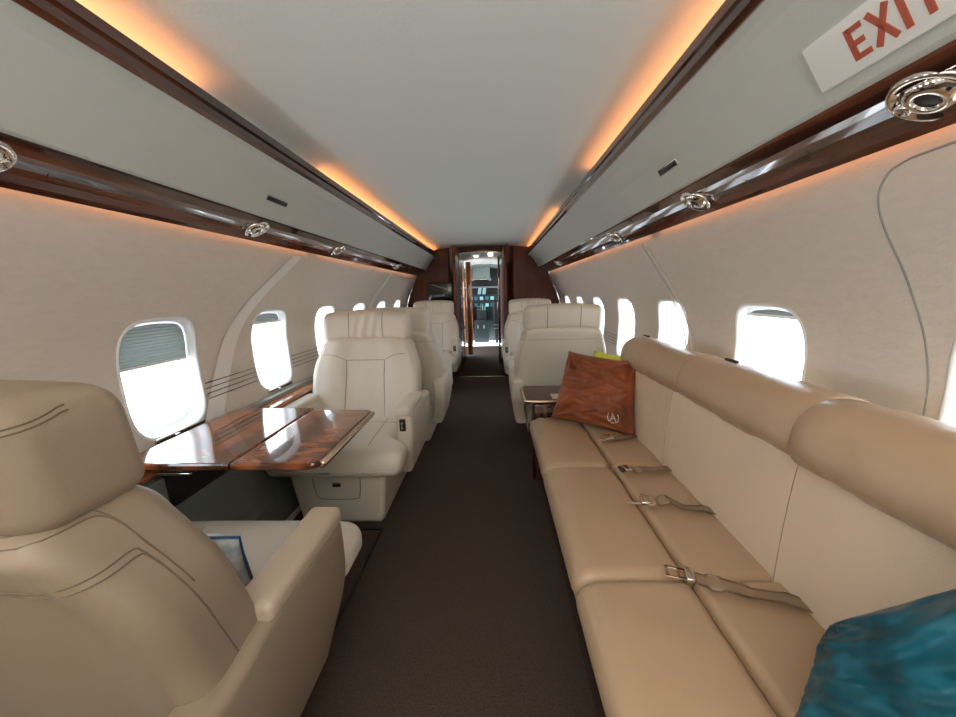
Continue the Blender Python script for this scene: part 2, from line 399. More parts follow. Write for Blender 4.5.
# slots, dots and EXIT sign on the bin panels
def bin_frame(s, x, y):
    """point on the bin face and its frame (along, down, out)"""
    a = V((.80, 1.721)); b2 = V((.855, 1.637)); t = (x - a.x) / (b2.x - a.x); z = a.y + (b2.y - a.y) * t
    down = V((s * (b2.x - a.x), 0, b2.y - a.y)).normalized(); out = V((-s * .084, 0, -.055)).normalized()
    if out.x * s > 0: out.x *= -1
    return V((s * x, y, z)), down, out
def plate(name, s, x, y, w, h, th, m, parent=None, off=0, r=.003):
    p, dn, out = bin_frame(s, x, y)
    Mx = Matrix((V((0, 1, 0)), dn, out)).transposed().to_4x4(); bm = rbox(bmesh.new(), (0, 0, off), (w, h, th), r=r, seg=2); bmesh.ops.transform(bm, matrix=Matrix.Translation(p) @ Mx, verts=bm.verts)
    return obj(name, bm, m, parent)
for s, y, w, l in ((-1, 1.735, .15, 'small dark slot vent with a pale rim on the left locker panel'), (1, 1.48, .13, 'small dark slot vent with a pale rim on the right locker panel')):
    o = plate('slot_vent', s, .822, y, w + .006, .026, .004, BRASS if s > 0 else GREYP); tag(o, l, 'vent'); plate('dark_slot', s, .822, y, w, .019, .005, BLACK, o, .002, .001)
for s, y in ((-1, 5.0), (1, 5.2)):
    tag(plate('round_sensor', s, .835, y, .03, .03, .006, BLACK, r=.003), 'tiny black sensor at the far end of the %s locker panel' % ('left' if s < 0 else 'right'), 'sensor')
t = plate('exit_sign', 1, .829, .66, .40, .096, .012, WHITE, None, .003, .005); tag(t, 'white EXIT sign with red letters on the right locker panel', 'sign')
p, dn, out = bin_frame(1, .829, .60)
def letter_bar(bm, a, b2, w):
    """bar between two (u along reading, v up) points on the sign face"""
    A = V(a); B = V(b2); d = (B - A).normalized(); nn = V((-d.y, d.x)) * w / 2
    q = [A + nn, B + nn, B - nn, A - nn]; top = []; bot = []
    for c2 in q:
        base = V((0, SY - c2.x, 0)) + SP - dn * c2.y
        top.append(bm.verts.new(base + out * .0105)); bot.append(bm.verts.new(base + out * .006))
    bm.faces.new(top); bm.faces.new(list(reversed(bot)))
    for i in range(4): bm.faces.new((top[i], top[(i + 1) % 4], bot[(i + 1) % 4], bot[i]))
SP = V((p.x, 0, p.z)); SY = .777; H = .029; w = .010
glyphs = {'E': [((w / 2, -H), (w / 2, H)), ((w / 2, H - w / 2), (.030, H - w / 2)), ((w / 2, 0), (.027, 0)), ((w / 2, -H + w / 2), (.030, -H + w / 2))],
          'X': [((0, -H), (.030, H)), ((0, H), (.030, -H))], 'I': [((.005, -H), (.005, H))], 'T': [((.017, -H), (.017, H)), ((0, H - w / 2), (.034, H - w / 2))]}
uo = 0
for ch, adv in (('E', .041), ('X', .042), ('I', .019), ('T', .04)):
    bm = bmesh.new()
    for a, b2 in glyphs[ch]: letter_bar(bm, (a[0] + uo, a[1]), (b2[0] + uo, b2[1]), w)
    obj('letter', bm, RED, t, False); uo += adv
# ------------------------------------------------------------------ wall details
def wall_tube(side, yz, r, m, name, label=None, cat=None, group=None, off=0):
    pts = [(side * (wx(z) - off), y, z) for y, z in yz]
    return obj(name, tube(bmesh.new(), pts, r, 5), m)
# fine parallel grooves between windows
gi = 8
for side in (-1, 1):
    for c0, c1 in zip(WC[3:-1], WC[4:]):
        for z in (.858, .833, .808, .783):
            o = wall_tube(side, [(c0 + WHY + .02 + (c1 - c0 - 2 * WHY - .04) * k / 3, z) for k in range(4)], .0018, BLACK, 'trim_%d' % gi, off=.005); gi += 1; struct(o)
# emergency hatch joint on the right wall
loop = [(.905, .2), (.90, .6), (.895, .93), (.905, 1.09), (.92, 1.25), (.935, 1.38), (.93, 1.44), (.91, 1.475), (.88, 1.495), (.80, 1.505), (.5, 1.505), (.15, 1.505)]
sm = smoothpts([V((a, b2, 0)) for a, b2 in loop], 8)
o = struct(obj('door_1', tube(bmesh.new(), [(wx(q.y) + .0005, q.x, q.y) for q in sm], .0028, 6), GREYP))
# reflected sunlight on the walls, painted as pale curved strips
def band(side, pts, w):
    bm = bmesh.new(); pts = smoothpts([V((a, b2, 0)) for a, b2 in pts], 8); pr = None
    for i, q in enumerate(pts):
        ww = w * (1 - .28 * i / len(pts)) if side < 0 else w
        cur = [bm.verts.new((side * (wx(q.y) - .005), q.x + d, q.y)) for d in (-ww / 2, -ww / 4, 0, ww / 4, ww / 2)]
        if pr:
            for k in range(4): bm.faces.new((pr[k], pr[k + 1], cur[k + 1], cur[k]))
        pr = cur
    return bm
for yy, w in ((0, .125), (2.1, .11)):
    struct(obj('trim_%d' % gi, band(-1, [(1.60 + yy, .66), (1.655 + yy, .75), (1.765 + yy, .93), (1.86 + yy, 1.10), (1.985 + yy, 1.25), (2.13 + yy, 1.38), (2.27 + yy, 1.50)], w), SUNBAND, None, False)); gi += 1
for yy in (0, .06):
    struct(obj('trim_%d' % gi, band(1, [(1.93 + yy, .9), (1.99 + yy, 1.05), (2.05 + yy, 1.2), (2.12 + yy, 1.36), (2.19 + yy, 1.50)], .018), SUNBAND, None, False)); gi += 1
# ------------------------------------------------------------------ seat track panels on the floor
for x0, x1, y0, y1 in ((-1.0, -.46, -.3, 1.73),):
    bm = bmesh.new(); tube(bm, [(x0, y1, .004), (x1, y1, .004), (x1, y0, .004)], .006, 6)
    struct(obj('trim_%d' % gi, bm, BLACK)); gi += 1
# ------------------------------------------------------------------ side cabinets with veneered ledges
def side_cabinet(s, y0, y1, label, xi=1.075):
    t = thing('side_cabinet', label, 'cabinet', (0, 0, 0))
    prof = [(s * (xi + .02), .62), (s * xi, .60), (s * (xi - .02), .22), (s * (xi - .03), .03), (s * 1.0, .03), (s * 1.07, .3), (s * 1.165, .62)]
    if xi - .03 > 1.0: prof[3] = (s * 1.0, .2); prof[4] = (s * 1.01, .03)
    extrude_profile('body', prof, y0, y1, PANELG, parent=t)
    extrude_profile('ledge_top', [(s * (xi - .015), .655), (s * (xi - .02), .64), (s * (xi - .01), .622), (s * 1.166, .622), (s * 1.174, .655)], y0, y1, WOODL, parent=t)
    extrude_profile('sill', [(s * 1.145, .655), (s * 1.145, .672), (s * 1.178, .676), (s * 1.176, .655)], y0, y1, SILLM, parent=t)
    extrude_profile('lower_rail', [(s * (xi - .026), .17), (s * (xi - .034), .16), (s * (xi - .034), .12), (s * (xi - .022), .10)], y0, y1, GREYP, parent=t)
    return t
side_cabinet(-1, .0, 3.9, 'long side cabinet with reddish wooden ledge under the left windows')
side_cabinet(-1, 3.92, 5.5, 'side cabinet with wooden ledge beside the farthest left armchair')
side_cabinet(1, 2.62, 5.5, 'side cabinet with wooden ledge beyond the sofa on the right', 1.09)
# ------------------------------------------------------------------ armchair
def make_chair(CREAM, near=False):
    t = thing('armchair', '', 'armchair', (0, 0, 0), 0, 'leather swivel armchairs')
    # pedestal
    def pf(p):
        k = .5 + p.z / .30
        return V((p.x * (.86 + .14 * k), p.y - .03 * (1 - k) * (1 if p.y > 0 else 0), p.z))
    ped = RB('pedestal', (0, .10, .170), (.53, .62, .32), CREAM, t, r=.035, seg=4, n=(6, 4, 4), fn=pf)
    seam(ped, [(-.13, 0, .318), (-.128, 0, .28), (-.118, 0, .20), (-.10, 0, .175), (0, 0, .17), (.10, 0, .175), (.118, 0, .20), (.128, 0, .28), (.13, 0, .318)], (0, -1, 0), .0022, STITCH, ped, 4, 'pocket_edge')
    RB('latch', (0, .407, .262), (.045, .012, .022), BRASS, ped, r=.003)
    RB('latch_slot', (0, .4125, .262), (.038, .004, .006), BLACK, ped, r=.001)
    RB('floor_plate', (0, .05, .02), (.40, .46, .036), BLACK, t, r=.012)
    # seat cushion (T-shaped)
    def sf(p):
        ww = .285 + .080 * sstep(.10, .17, p.y)
        z = p.z
        if p.y > .26: z -= .05 * ((p.y - .26) / .1) ** 2 * (.5 + .5 * (p.z > 0))
        nz = noise.noise(V((p.x * 6, p.y * 9, 3))) * .004
        return V((p.x * ww / .377, p.y, z + nz))
    seat = RB('seat_cushion', (0, .135, .392), (.754, .66, .14), CREAML if near else CREAM, t, r=.06, seg=5, n=(10, 16, 2), puff=(.0, .02, .012), fn=sf)
    seam(seat, [(-.27, .02, 1), (-.1, .028, 1), (.1, .028, 1), (.27, .02, 1)], (0, 0, -1), .002, STITCHL, seat)
    seam(seat, [(-.16, -.1, 1), (-.165, .1, 1), (-.175, .38, 1)], (0, 0, -1), .002, STITCHL, seat)
    seam(seat, [(.16, -.1, 1), (.165, .1, 1), (.175, .38, 1)], (0, 0, -1), .002, STITCHL, seat)
    # lower shell behind and under the seat
    def hf(p):
        k = .5 + p.z / .30
        return V((p.x * (.80 + .2 * k), p.y + .06 * (1 - k) * (1 if p.y < 0 else -1), p.z))
    RB('seat_shell', (0, .02, .33), (.60, .42, .24), CREAM, t, r=.05, seg=4, n=(4, 4, 4), fn=hf)
    # backrest
    def bf(p):
        k = (p.z + .335) / .67; u = p.x / .37
        ww = (1 - .17 * sstep(.60, 1.04, k) - .05 * (1 - sstep(0, .3, k))) * .95
        y = p.y - .185 * k - .01 + (.045 if p.y > 0 else .016) * abs(u) ** 2.4 * (1 - .5 * k)
        y -= .007 * math.exp(-((abs(p.x * ww) - .128) / .011) ** 2) * (p.y > 0) * sstep(.8, .7, k)
        if near and p.y < 0: y += .028 * sstep(.845, .82, k) * math.exp(-(u / .75) ** 6)
        if p.y > 0: y -= .018 * math.exp(-(u / .35) ** 4) * (1 - k * .5) - .014 * math.exp(-((abs(u) - .62) / .2) ** 2)
        elif not near: y += .030 * math.exp(-(u / .55) ** 4) * sstep(.75, .35, k)
        z = p.z - .035 * abs(u) ** 3 * sstep(.7, 1, k)
        y += noise.noise(V((p.x * 5, p.z * 5, 1 if p.y > 0 else 9))) * .004
        return V((p.x * ww, y, z))
    back = RB('backrest', (0, -.10, .655), (.74, .17, .67), CREAM, t, r=.05, seg=5, n=(50, 3, 30), fn=bf)
    for sx in (-1, 1):
        seam(back, [(sx * .135, 0, .47), (sx * .13, 0, .60), (sx * .125, 0, .72), (sx * .128, 0, .83)], (0, -1, 0), .0024, STITCHL, back)
        seam(back, [(sx * .128, 0, .83), (sx * .20, 0, .865), (sx * .27, 0, .87)], (0, -1, 0), .0018, STITCHL, back)
    seam(back, [(-.128, 0, .83), (0, 0, .828), (.128, 0, .83)], (0, -1, 0), .0022, STITCHL, back)
    def wrap(target, pts, r, m, nm='stitching'):
        # seam laid round the back: points (angle from straight behind in degrees, z), cast inward
        bm = bmesh.new(); bm.from_mesh(target.data); bv = BVHTree.FromBMesh(bm); bm.free(); out = []
        for q in smoothpts([V((a, 0, z)) for a, z in pts], 8):
            a = math.radians(q.x); z = q.z; cy = -.10 - .185 * (z - .32) / .67 if z < .97 else -.29
            d = V((math.sin(a) * 2.2, -math.cos(a), 0)).normalized(); tgt = V((math.sin(a) * .20, cy, z))
            h = bv.ray_cast(tgt + d * .7, -d)
            if h[0]: out.append(h[0] + d * r * .7)
        return obj(nm, tube(bmesh.new(), out, r, 5), m, target)
    if near:
        for dz in (0, -.011):
            wrap(back, [(-97 - dz * 0, .60 + dz), (-92, .72 + dz), (-88, .84 + dz), (-84, .878 + dz), (-78, .888 + dz), (-55, .888 + dz), (-25, .885 + dz), (0, .883 + dz), (25, .885 + dz), (55, .888 + dz), (78, .888 + dz), (84, .878 + dz), (88, .84 + dz), (92, .72 + dz), (97, .60 + dz)], .0013, STITCH)
            wrap(back, [(-100, .80 + dz), (-97, .90 + dz), (-90, .955 + dz), (-50, .965 + dz), (0, .965 + dz), (50, .965 + dz), (90, .955 + dz), (97, .90 + dz), (100, .80 + dz)], .0012, STITCH)
    else:
        wrap(back, [(-90, .885), (-40, .89), (0, .89), (40, .89), (90, .885)], .0016, STITCHL)
    # headrest
    def hr(p):
        u = p.x / .285; k = (p.z + .10) / .20
        y = p.y - .025 * k + (.04 if p.y > 0 else .018) * abs(u) ** 2.6
        y += (.006 * math.sin(p.x * 95 + 1.4 * math.sin(p.z * 18)) * math.exp(-((u) / .33) ** 4) if p.y > 0 else 0)
        return V((p.x, y, p.z - .018 * abs(u) ** 3))
    head = RB('headrest', (0, -.288, 1.056), (.57, .150, .188), CREAM, t, r=.042, seg=5, n=(36, 2, 6), puff=(0, .008, .004), fn=hr)
    for sx in (-1, 1):
        seam(head, [(sx * .115, 0, .97), (sx * .112, 0, 1.05), (sx * .115, 0, 1.135)], (0, -1, 0), .0024, STITCHL, head)
        if not near: seam(head, [(sx * .12, 0, .97), (sx * .12, 0, 1.04), (sx * .12, 0, 1.135)], (0, 1, 0), .0022, STITCH, head)
    if near:
        for dz in (0, -.007):
            wrap(head, [(-98, 1.118 + dz), (-80, 1.116 + dz), (-40, 1.105 + dz), (0, 1.103 + dz), (40, 1.105 + dz), (80, 1.116 + dz), (98, 1.118 + dz)], .0012, STITCH)
    # arms
    for sx in (-1, 1):
        def af(p):
            k = (p.z + .20) / .40
            y = p.y
            if y > 0: y -= .10 * (1 - sstep(0, .55, k)) * (y / .30)
            if y < 0: y += .08 * (1 - sstep(0, .8, k)) * (-y / .27)
            z = p.z - (.016 * sstep(.06, .16, -p.y) if p.z > 0 else 0)
            return V((p.x - sx * .035 * max(0, 1 - k) ** 1.5 + sx * .012 * math.sin(k * 3.1), y, z))
        arm = RB('armrest', (sx * .335, -.045, .395), (.088, .60, .40), CREAM, t, r=.024, seg=4, n=(2, 12, 12), fn=af)
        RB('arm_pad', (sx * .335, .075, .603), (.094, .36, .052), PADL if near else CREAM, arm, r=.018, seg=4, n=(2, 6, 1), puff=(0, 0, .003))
        RB('control_panel', (sx * .335, .258, .535), (.034, .012, .070), BLACK, arm, r=.004)
        RB('control_lever', (sx * .335, .266, .535), (.012, .010, .040), CHROME, arm, r=.003)
    return t
def outline_c(cx): return cx
near_chair = make_chair(SHADEDTAN, True); chair = make_chair(CREAM); PI = math.pi
near_chair.location = (-.685, .725, 0); near_chair['label'] = 'nearest tan leather armchair, painted darker for its shaded back, seen from behind, at the lower left'
chair.location = (-.685, 2.15, 0); chair.rotation_euler.z = PI; chair['label'] = ('cream armchair facing the camera behind the glossy folding table')
dup(chair, (-.615, 3.08, 0), 0, 'cream armchair standing back to back with the one at the table')
dup(chair, (-.685, 4.93, 0), PI, 'farthest left cream armchair, under the dark wall screen')
dup(chair, (.68, 3.05, 0), 0, 'cream armchair seen from behind, just past the sofa and end cabinet')
dup(chair, (.66, 4.73, 0), PI, 'farthest right cream armchair, facing the camera by the doorway')
# ------------------------------------------------------------------ folding table
t = thing('folding_table', 'glossy mahogany folding table with a pale metal edge by the left window', 'table', (-.78, 1.4, .0))
def leaf(name, x0, x1, y0, y1, m, cut=None):
    bm = bmesh.new(); cs = []
    def corner(cx, cy, r, a0):
        return [(cx + r * math.cos(a0 + k * PI / 16), cy + r * math.sin(a0 + k * PI / 16)) for k in range(9)]
    rl_, rr = cut
    pts = corner(x0 + rl_, y0 + rl_, rl_, PI) + corner(x1 - rr, y0 + rr, rr, 1.5 * PI) + corner(x1 - rr, y1 - rr, rr, 0) + corner(x0 + rl_, y1 - rl_, rl_, PI / 2)
    rings = []
    for z, d in ((-.026, .012), (-.022, .002), (-.008, 0), (-.001, .003), (0, .008)):
        rings.append([bm.verts.new((x0 + d + (x - x0) * (x1 - x0 - 2 * d) / (x1 - x0), y0 + d + (y - y0) * (y1 - y0 - 2 * d) / (y1 - y0), z)) for x, y in pts])
    for A, B in zip(rings, rings[1:]):
        for k in range(len(A)): bm.faces.new((A[k], A[(k + 1) % len(A)], B[(k + 1) % len(A)], B[k]))
    bm.faces.new(rings[0]); bm.faces.new(rings[-1]); return obj(name, bm, m, t, False), pts
def mv(o, v): o.location = v; return o
l1, p1 = leaf('table_leaf', -.36, .045, -.31, .30, WOODT, (.05, .004)); mv(l1, (-.012, .018, .70))
l2, p2 = leaf('table_leaf', .047, .35, -.315, .26, WOODT, (.004, .03)); mv(l2, (-.005, .02, .70))
bm = bmesh.new(); tube(bm, [(x * 1.004, y * 1.004, .687) for x, y in p1[9 - 9:9]] + [(-.362, .28, .687)][:0], .008, 6)
obj('metal_edge', tube(bmesh.new(), [(.349, -.27, .685), (.350, 0, .685), (.349, .255, .685)], .014, 8, flat=1.0), BRASS, t)
bm = bmesh.new(); rbox(bm, (.0, -.02, .655), (.56, .42, .03), r=.01); obj('under_frame', bm, BLACK, t)
bm = bmesh.new(); rbox(bm, (-.31, -.05, .56), (.06, .30, .18), r=.01); br = obj('wall_bracket', bm, BLACK, t)
RB('slide_rail', (-.24, -.25, .642), (.20, .012, .010), CHROME, t, r=.003); RB('slide_rail', (-.24, -.22, .642), (.20, .012, .010), CHROME, t, r=.003)
# ------------------------------------------------------------------ sofa
t = thing('sofa', 'long tan leather three-seat sofa along the right wall', 'sofa', (.7, 1.22, 0))
O = V((.7, 1.22, 0)); DY = [.24, .90, 1.56, 2.215]
def SB(name, c, size, m, parent=t, **k):
    return RB(name, V(c) - O, size, m, parent, **k)
SB('plinth', (.78, 1.225, .15), (.66, 1.94, .29), WOOD, r=.01)
def wr1(seed, amp=.003, f=7):
    return lambda p: V((p.x, p.y, p.z + (noise.noise(V((p.x * f, p.y * f * 1.5, seed))) * amp if p.z > 0 else 0)))
for i in range(3):
    y0, y1 = DY[i], DY[i + 1]; c = (y0 + y1) / 2; L = y1 - y0 - .002
    def fr(p, i=i):
        z = p.z + noise.noise(V((p.x * 7, p.y * 9, i))) * .004 * (p.z > 0)
        x = p.x
        if p.x < -.08: z -= .045 * ((-.08 - p.x) / .09) ** 2 * (p.z > 0); x += .045 * (.5 - p.z / .2) * ((-.08 - p.x) / .09)
        if i == 2: z += .0028 * math.sin((p.y * .8 - p.x * 1.2) * 95 + 3 * noise.noise(V((p.x * 6, p.y * 6, 0)))) * sstep(.02, .3, p.y) * (p.z > 0)
        return V((x, p.y, z))
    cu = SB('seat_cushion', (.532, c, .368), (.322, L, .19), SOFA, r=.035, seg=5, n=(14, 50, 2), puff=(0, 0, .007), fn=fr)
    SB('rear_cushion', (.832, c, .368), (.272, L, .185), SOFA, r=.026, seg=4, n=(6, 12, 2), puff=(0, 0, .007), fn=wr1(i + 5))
def bk(p):
    k = p.z / .42 + .5
    return V((p.x + .03 * k - .012 + noise.noise(V((p.y * 5, p.z * 3, 20))) * .007 + noise.noise(V((p.y * 22, p.z * 5, 2))) * .0022, p.y, p.z))
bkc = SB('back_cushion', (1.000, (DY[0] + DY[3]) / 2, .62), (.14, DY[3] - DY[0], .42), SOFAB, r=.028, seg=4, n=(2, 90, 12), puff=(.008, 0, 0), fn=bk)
for y in (DY[1], DY[2]): seam(bkc, [(0, y - O.y, .44), (0, y - O.y, .62), (0, y - O.y, .80)], (1, 0, 0), .0015, STITCHL, bkc)
def roll(y0, y1, dx, dz, i):
    L = (y1 - y0) / 2
    def rl2(p):
        n_ = noise.noise(V((p.y * 9, p.z * 4, i + 30))) * .005 + noise.noise(V((p.y * 30, p.z * 9, i))) * .002
        ed = L - .072
        c2 = .22 if i == 0 or p.y < 0 else .8
        if abs(p.y) > ed: p.y = math.copysign(L - (L - abs(p.y)) * c2, p.y)
        return V((p.x + n_ + (.028 * (p.z / .09) if p.z > 0 else 0), p.y, p.z - (.02 * max(0, p.x) / .1) + n_))
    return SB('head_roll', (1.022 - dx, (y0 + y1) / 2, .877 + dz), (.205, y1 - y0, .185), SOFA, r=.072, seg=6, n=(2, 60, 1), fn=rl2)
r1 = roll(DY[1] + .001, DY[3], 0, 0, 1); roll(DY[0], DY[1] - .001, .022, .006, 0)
for d in ((1, 0, 0), (0, 0, -1)):
    seam(r1, [(.18, 1.50 - O.y, .80), (.2, 1.50 - O.y, .87), (.22, 1.50 - O.y, .95)] if d[0] else [(.24, 1.50 - O.y, .9), (.3, 1.50 - O.y, .9), (.36, 1.50 - O.y, .9)], d, .0014, STITCHL, r1)
# slim rear deck, rail and dark clips behind the sofa back
SB('rear_deck', (1.115, 1.22, .86), (.11, 1.94, .05), SOFA, r=.02)
for y in (2.15, 1.38):
    RB('belt_clip', V((1.06, y, .972)) - O, (.012, .07, .012), BLACK, t, r=.004)
# seat belts
def strip_mesh(pts, w, th, side):
    bm = bmesh.new(); pts = smoothpts(pts, 8); pr = None
    for i, p in enumerate(pts):
        d = (pts[min(i + 1, len(pts) - 1)] - pts[max(i - 1, 0)]).normalized(); s2 = V(side[i * len(side) // len(pts)]).normalized()
        cur = [bm.verts.new(p + s2 * w * q / 2) for q in (-1, -.5, 0, .5, 1)]
        if pr:
            for k in range(4): bm.faces.new((pr[k], pr[k + 1], cur[k + 1], cur[k]))
        pr = cur
    bmesh.ops.solidify(bm, geom=bm.faces[:], thickness=th); return bm
BL = [((.930, 1.86), (.735, 1.80), 'lap belt nearest the rust pillow, ending in a silver buckle', 0, 0),
      ((.938, 1.49), (.715, 1.47), 'lap belt with a small dark tip, second from the rust pillow', .004, 1),
      ((.938, 1.18), (.700, 1.225), 'lap belt with a curled strap, at the middle of the sofa seat', .022, 0),
      ((.935, .79), (.665, .875), 'nearest lap belt lying flat across the gap of two seats, with a slotted tongue', .002, 2)]
for (a, b2, lab, curl, kind) in BL:
    A = V((a[0], a[1], 0)); B = V((b2[0], b2[1], 0)); d = (B - A).normalized(); n = V((-d.y, d.x, 0)); z = .478
    t2 = thing('seat_belt', lab, 'seat belt', (B.x, B.y, z - .01), 0, 'lap belts on the sofa'); Q = t2.location
    pts = [A + V((0, 0, z - .006)), A.lerp(B, .2) + V((0, 0, z + .004)), A.lerp(B, .45) + n * .006 + V((0, 0, z + .005)), A.lerp(B, .68) + V((0, 0, z + .004 + curl)), A.lerp(B, .80) + V((0, 0, z + .004 + curl * .6)), A.lerp(B, .90) + V((0, 0, z + .008))]
    obj('strap', strip_mesh([p - Q for p in pts], .046, .0025, [n, n + V((0, 0, .15)), n, n - V((0, 0, .25)), n]), BELT, t2)
    ang = math.atan2(d.y, d.x)
    def place(bm, off, ang=ang, B=B, d=d, Q=Q):
        bmesh.ops.transform(bm, matrix=Matrix.Translation(B + d * off + V((0, 0, z + .012)) - Q) @ Matrix.Rotation(ang, 4, 'Z'), verts=bm.verts); return bm
    if kind == 0:
        bk_ = obj('buckle', place(rbox(bmesh.new(), (0, 0, 0), (.05, .048, .016), r=.006), -.012), CHROME, t2)
        obj('buckle_plate', place(rbox(bmesh.new(), (.0, 0, .009), (.035, .040, .006), r=.003, fn=lambda p: V((p.x, p.y, p.z + p.x * .35))), -.008), BRASS, t2)
        obj('loose_end', place(rbox(bmesh.new(), (.035, .012, -.006), (.05, .010, .003), r=.001), 0), BELT, t2)
    elif kind == 1:
        obj('buckle', place(rbox(bmesh.new(), (0, 0, 0), (.030, .046, .012), r=.004), -.01), CHROME, t2)
        obj('dark_tip', place(rbox(bmesh.new(), (.014, 0, -.002), (.014, .040, .012), r=.003), 0), BLACK, t2)
    else:
        bm = bmesh.new()
        for (cx, cy, sx_, sy_) in ((.020, .017, .05, .008), (.020, -.017, .05, .008), (.042, 0, .010, .040), (.006, 0, .022, .040)): rbox(bm, (cx, cy, 0), (sx_, sy_, .003), r=.001, seg=1)
        obj('tongue', place(bm, 0), BRASS, t2); obj('buckle', place(rbox(bmesh.new(), (-.012, 0, .003), (.020, .050, .012), r=.004), 0), CHROME, t2)
# ------------------------------------------------------------------ end cabinet between sofa and armchair
t = thing('end_cabinet', 'low dark wooden end cabinet with a rimmed top between sofa and armchair', 'cabinet', (.62, 2.42, 0))
RB('body', (.02, -.005, .27), (.46, .34, .53), WOOD, t, r=.012)
RB('top', (.0, -.005, .553), (.52, .36, .025), mat('brown_leatherette', (.10, .045, .035), .35), t, r=.01)
bm = bmesh.new(); tube(bm, smoothpts([(-.235, .17, .560), (-.262, .10, .560), (-.262, -.14, .558), (-.235, -.185, .556), (.0, -.19, .556), (.25, -.19, .556)], 8), .011, 8); obj('rim', bm, BRASS, t)
RB('flap', (-.03, -.14, .575), (.12, .10, .010), SOFAB, t, r=.004)
# ------------------------------------------------------------------ pillows
def pillow(name, corners, th, m, label, cat='cushion', seed=0, wr=.008, nn=34, side=1):
    """corners bl, br, tr, tl"""
    bl, br, tr, tl = [V(c) for c in corners]; ctr = (bl + br + tr + tl) / 4; nrm = (br - bl).cross(tl - bl).normalized()
    bm = bmesh.new(); G = {}
    for f in (1, -1):
        for i in range(nn + 1):
            for j in range(nn + 1):
                u, v = i / nn, j / nn; edge = i in (0, nn) or j in (0, nn)
                if f < 0 and edge: G[(f, i, j)] = G[(1, i, j)]; continue
                a, b3 = 2 * u - 1, 2 * v - 1
                k = (max(0, 1 - abs(a) ** 2.4) * max(0, 1 - abs(b3) ** 2.4)) ** .5
                pin_u = .5 + (u - .5) * (1 - .05 * (1 - b3 * b3) ** 1) ; pin_v = .5 + (v - .5) * (1 - .05 * (1 - a * a))
                p = bl.lerp(br, pin_u).lerp(tl.lerp(tr, pin_u), pin_v)
                # radiating creases from the corners
                cr = 0
                for (cu, cv) in ((0, 0), (1, 0), (1, 1), (0, 1)):
                    du, dv = u - cu, v - cv; r_ = math.hypot(du, dv)
                    cr += math.sin(math.atan2(dv, du) * 15 + seed + cu * 2 + cv * 3.3) * math.exp(-((r_ - .18) / .16) ** 2)
                w = (noise.noise(V((u * 5, v * 11, seed + f))) * 1.0 + noise.noise(V((u * 11 + v * 6, v * 24 - u * 5, seed * 2 + f))) * .45 + cr * .6) * wr * min(1, k * 2)
                G[(f, i, j)] = bm.verts.new(p + nrm * (f * th / 2 * k + w) - ctr)
    for f in (1, -1):
        for i in range(nn):
            for j in range(nn):
                q = [G[(f, i, j)], G[(f, i + 1, j)], G[(f, i + 1, j + 1)], G[(f, i, j + 1)]]
                bm.faces.new(q if f > 0 else q[::-1])
    o = obj(name, bm, m); o.location = ctr; tag(o, label, cat)
    return o, nrm
o, nr = pillow('throw_pillow', [(.505, 2.13, .485), (.905, 1.85, .475), (.965, 2.02, .845), (.640, 2.30, .868)], .15, RUST, 'rust velvet pillow with a white monogram at the far end of the sofa', 'pillow', 2, .020, 60)
# white monogram near the lower right corner: (A)
bm = bmesh.new(); bm.from_mesh(o.data); bv = BVHTree.FromBMesh(bm); bm.free()
bl, br, tr, tl = [V(c) - o.location for c in [(.505, 2.13, .485), (.905, 1.85, .475), (.965, 2.02, .845), (.640, 2.30, .868)]]
def on_p(u, v):
    p = bl.lerp(br, u).lerp(tl.lerp(tr, u), v); n_ = nr
    h = bv.ray_cast(p + n_ * .3, -n_); return (h[0] + n_ * .001) if h[0] else p
strokes = [[(-.5, -.7), (-.1, .55), (0, .7)], [(0, .7), (.18, .2), (.5, -.75)], [(-.42, -.2), (0, -.12), (.45, -.22)],
           [(-.95, .75), (-1.12, .1), (-.95, -.6), (-.5, -1.0)], [(.95, .75), (1.12, .1), (.95, -.6), (.5, -1.0)], [(-.35, -1.1), (0, -1.2), (.35, -1.1)]]
bm = bmesh.new()
for st in strokes: tube(bm, [on_p(.775 + q.x * .055, .165 + q.y * .06) for q in smoothpts([V((a, b2, 0)) for a, b2 in st], 5)], .0022, 5)
obj('monogram', bm, WHT, o)
pillow('throw_pillow', [(.72, 2.20, .5), (.95, 2.08, .5), (.99, 2.20, .845), (.81, 2.33, .862)], .06, YEL, 'yellow-green cushion, only its top edge shows behind the rust pillow', 'pillow', 5, .004, 16)
pillow('throw_pillow', [(.67, .53, .49), (.82, .20, .56), (.815, .34, 1.03), (.745, .565, .660)], .20, TEAL, 'teal velvet pillow at the near end of the sofa', 'pillow', 8, .016, 60)
pillow('throw_pillow', [(-.79, .86, .475), (-.50, .835, .478), (-.463, .765, .678), (-.79, .75, .690)], .08, CUSH, 'pale patterned cushion with blue piping on the seat of the nearest armchair', 'pillow', 3, .003, 16)
pts = [(-.79, .75, .690), (-.62, .757, .680), (-.463, .765, .678), (-.486, .80, .585), (-.50, .835, .478)]
q = bpy.data.objects['throw_pillow.003']; obj('piping', tube(bmesh.new(), [V(p) - q.location for p in pts], .004, 5), BLUE, q)
# ------------------------------------------------------------------ wall screen and bulkhead fittings
t = RB('wall_screen', (-.65, 5.775, 1.26), (.42, .03, .29), BLACK, None, r=.01); tag(t, 'dark wall screen on the wooden bulkhead above the farthest left armchair', 'screen')
RB('screen_glass', (-.65, 5.758, 1.265), (.39, .006, .25), DARKG, t, r=.002)
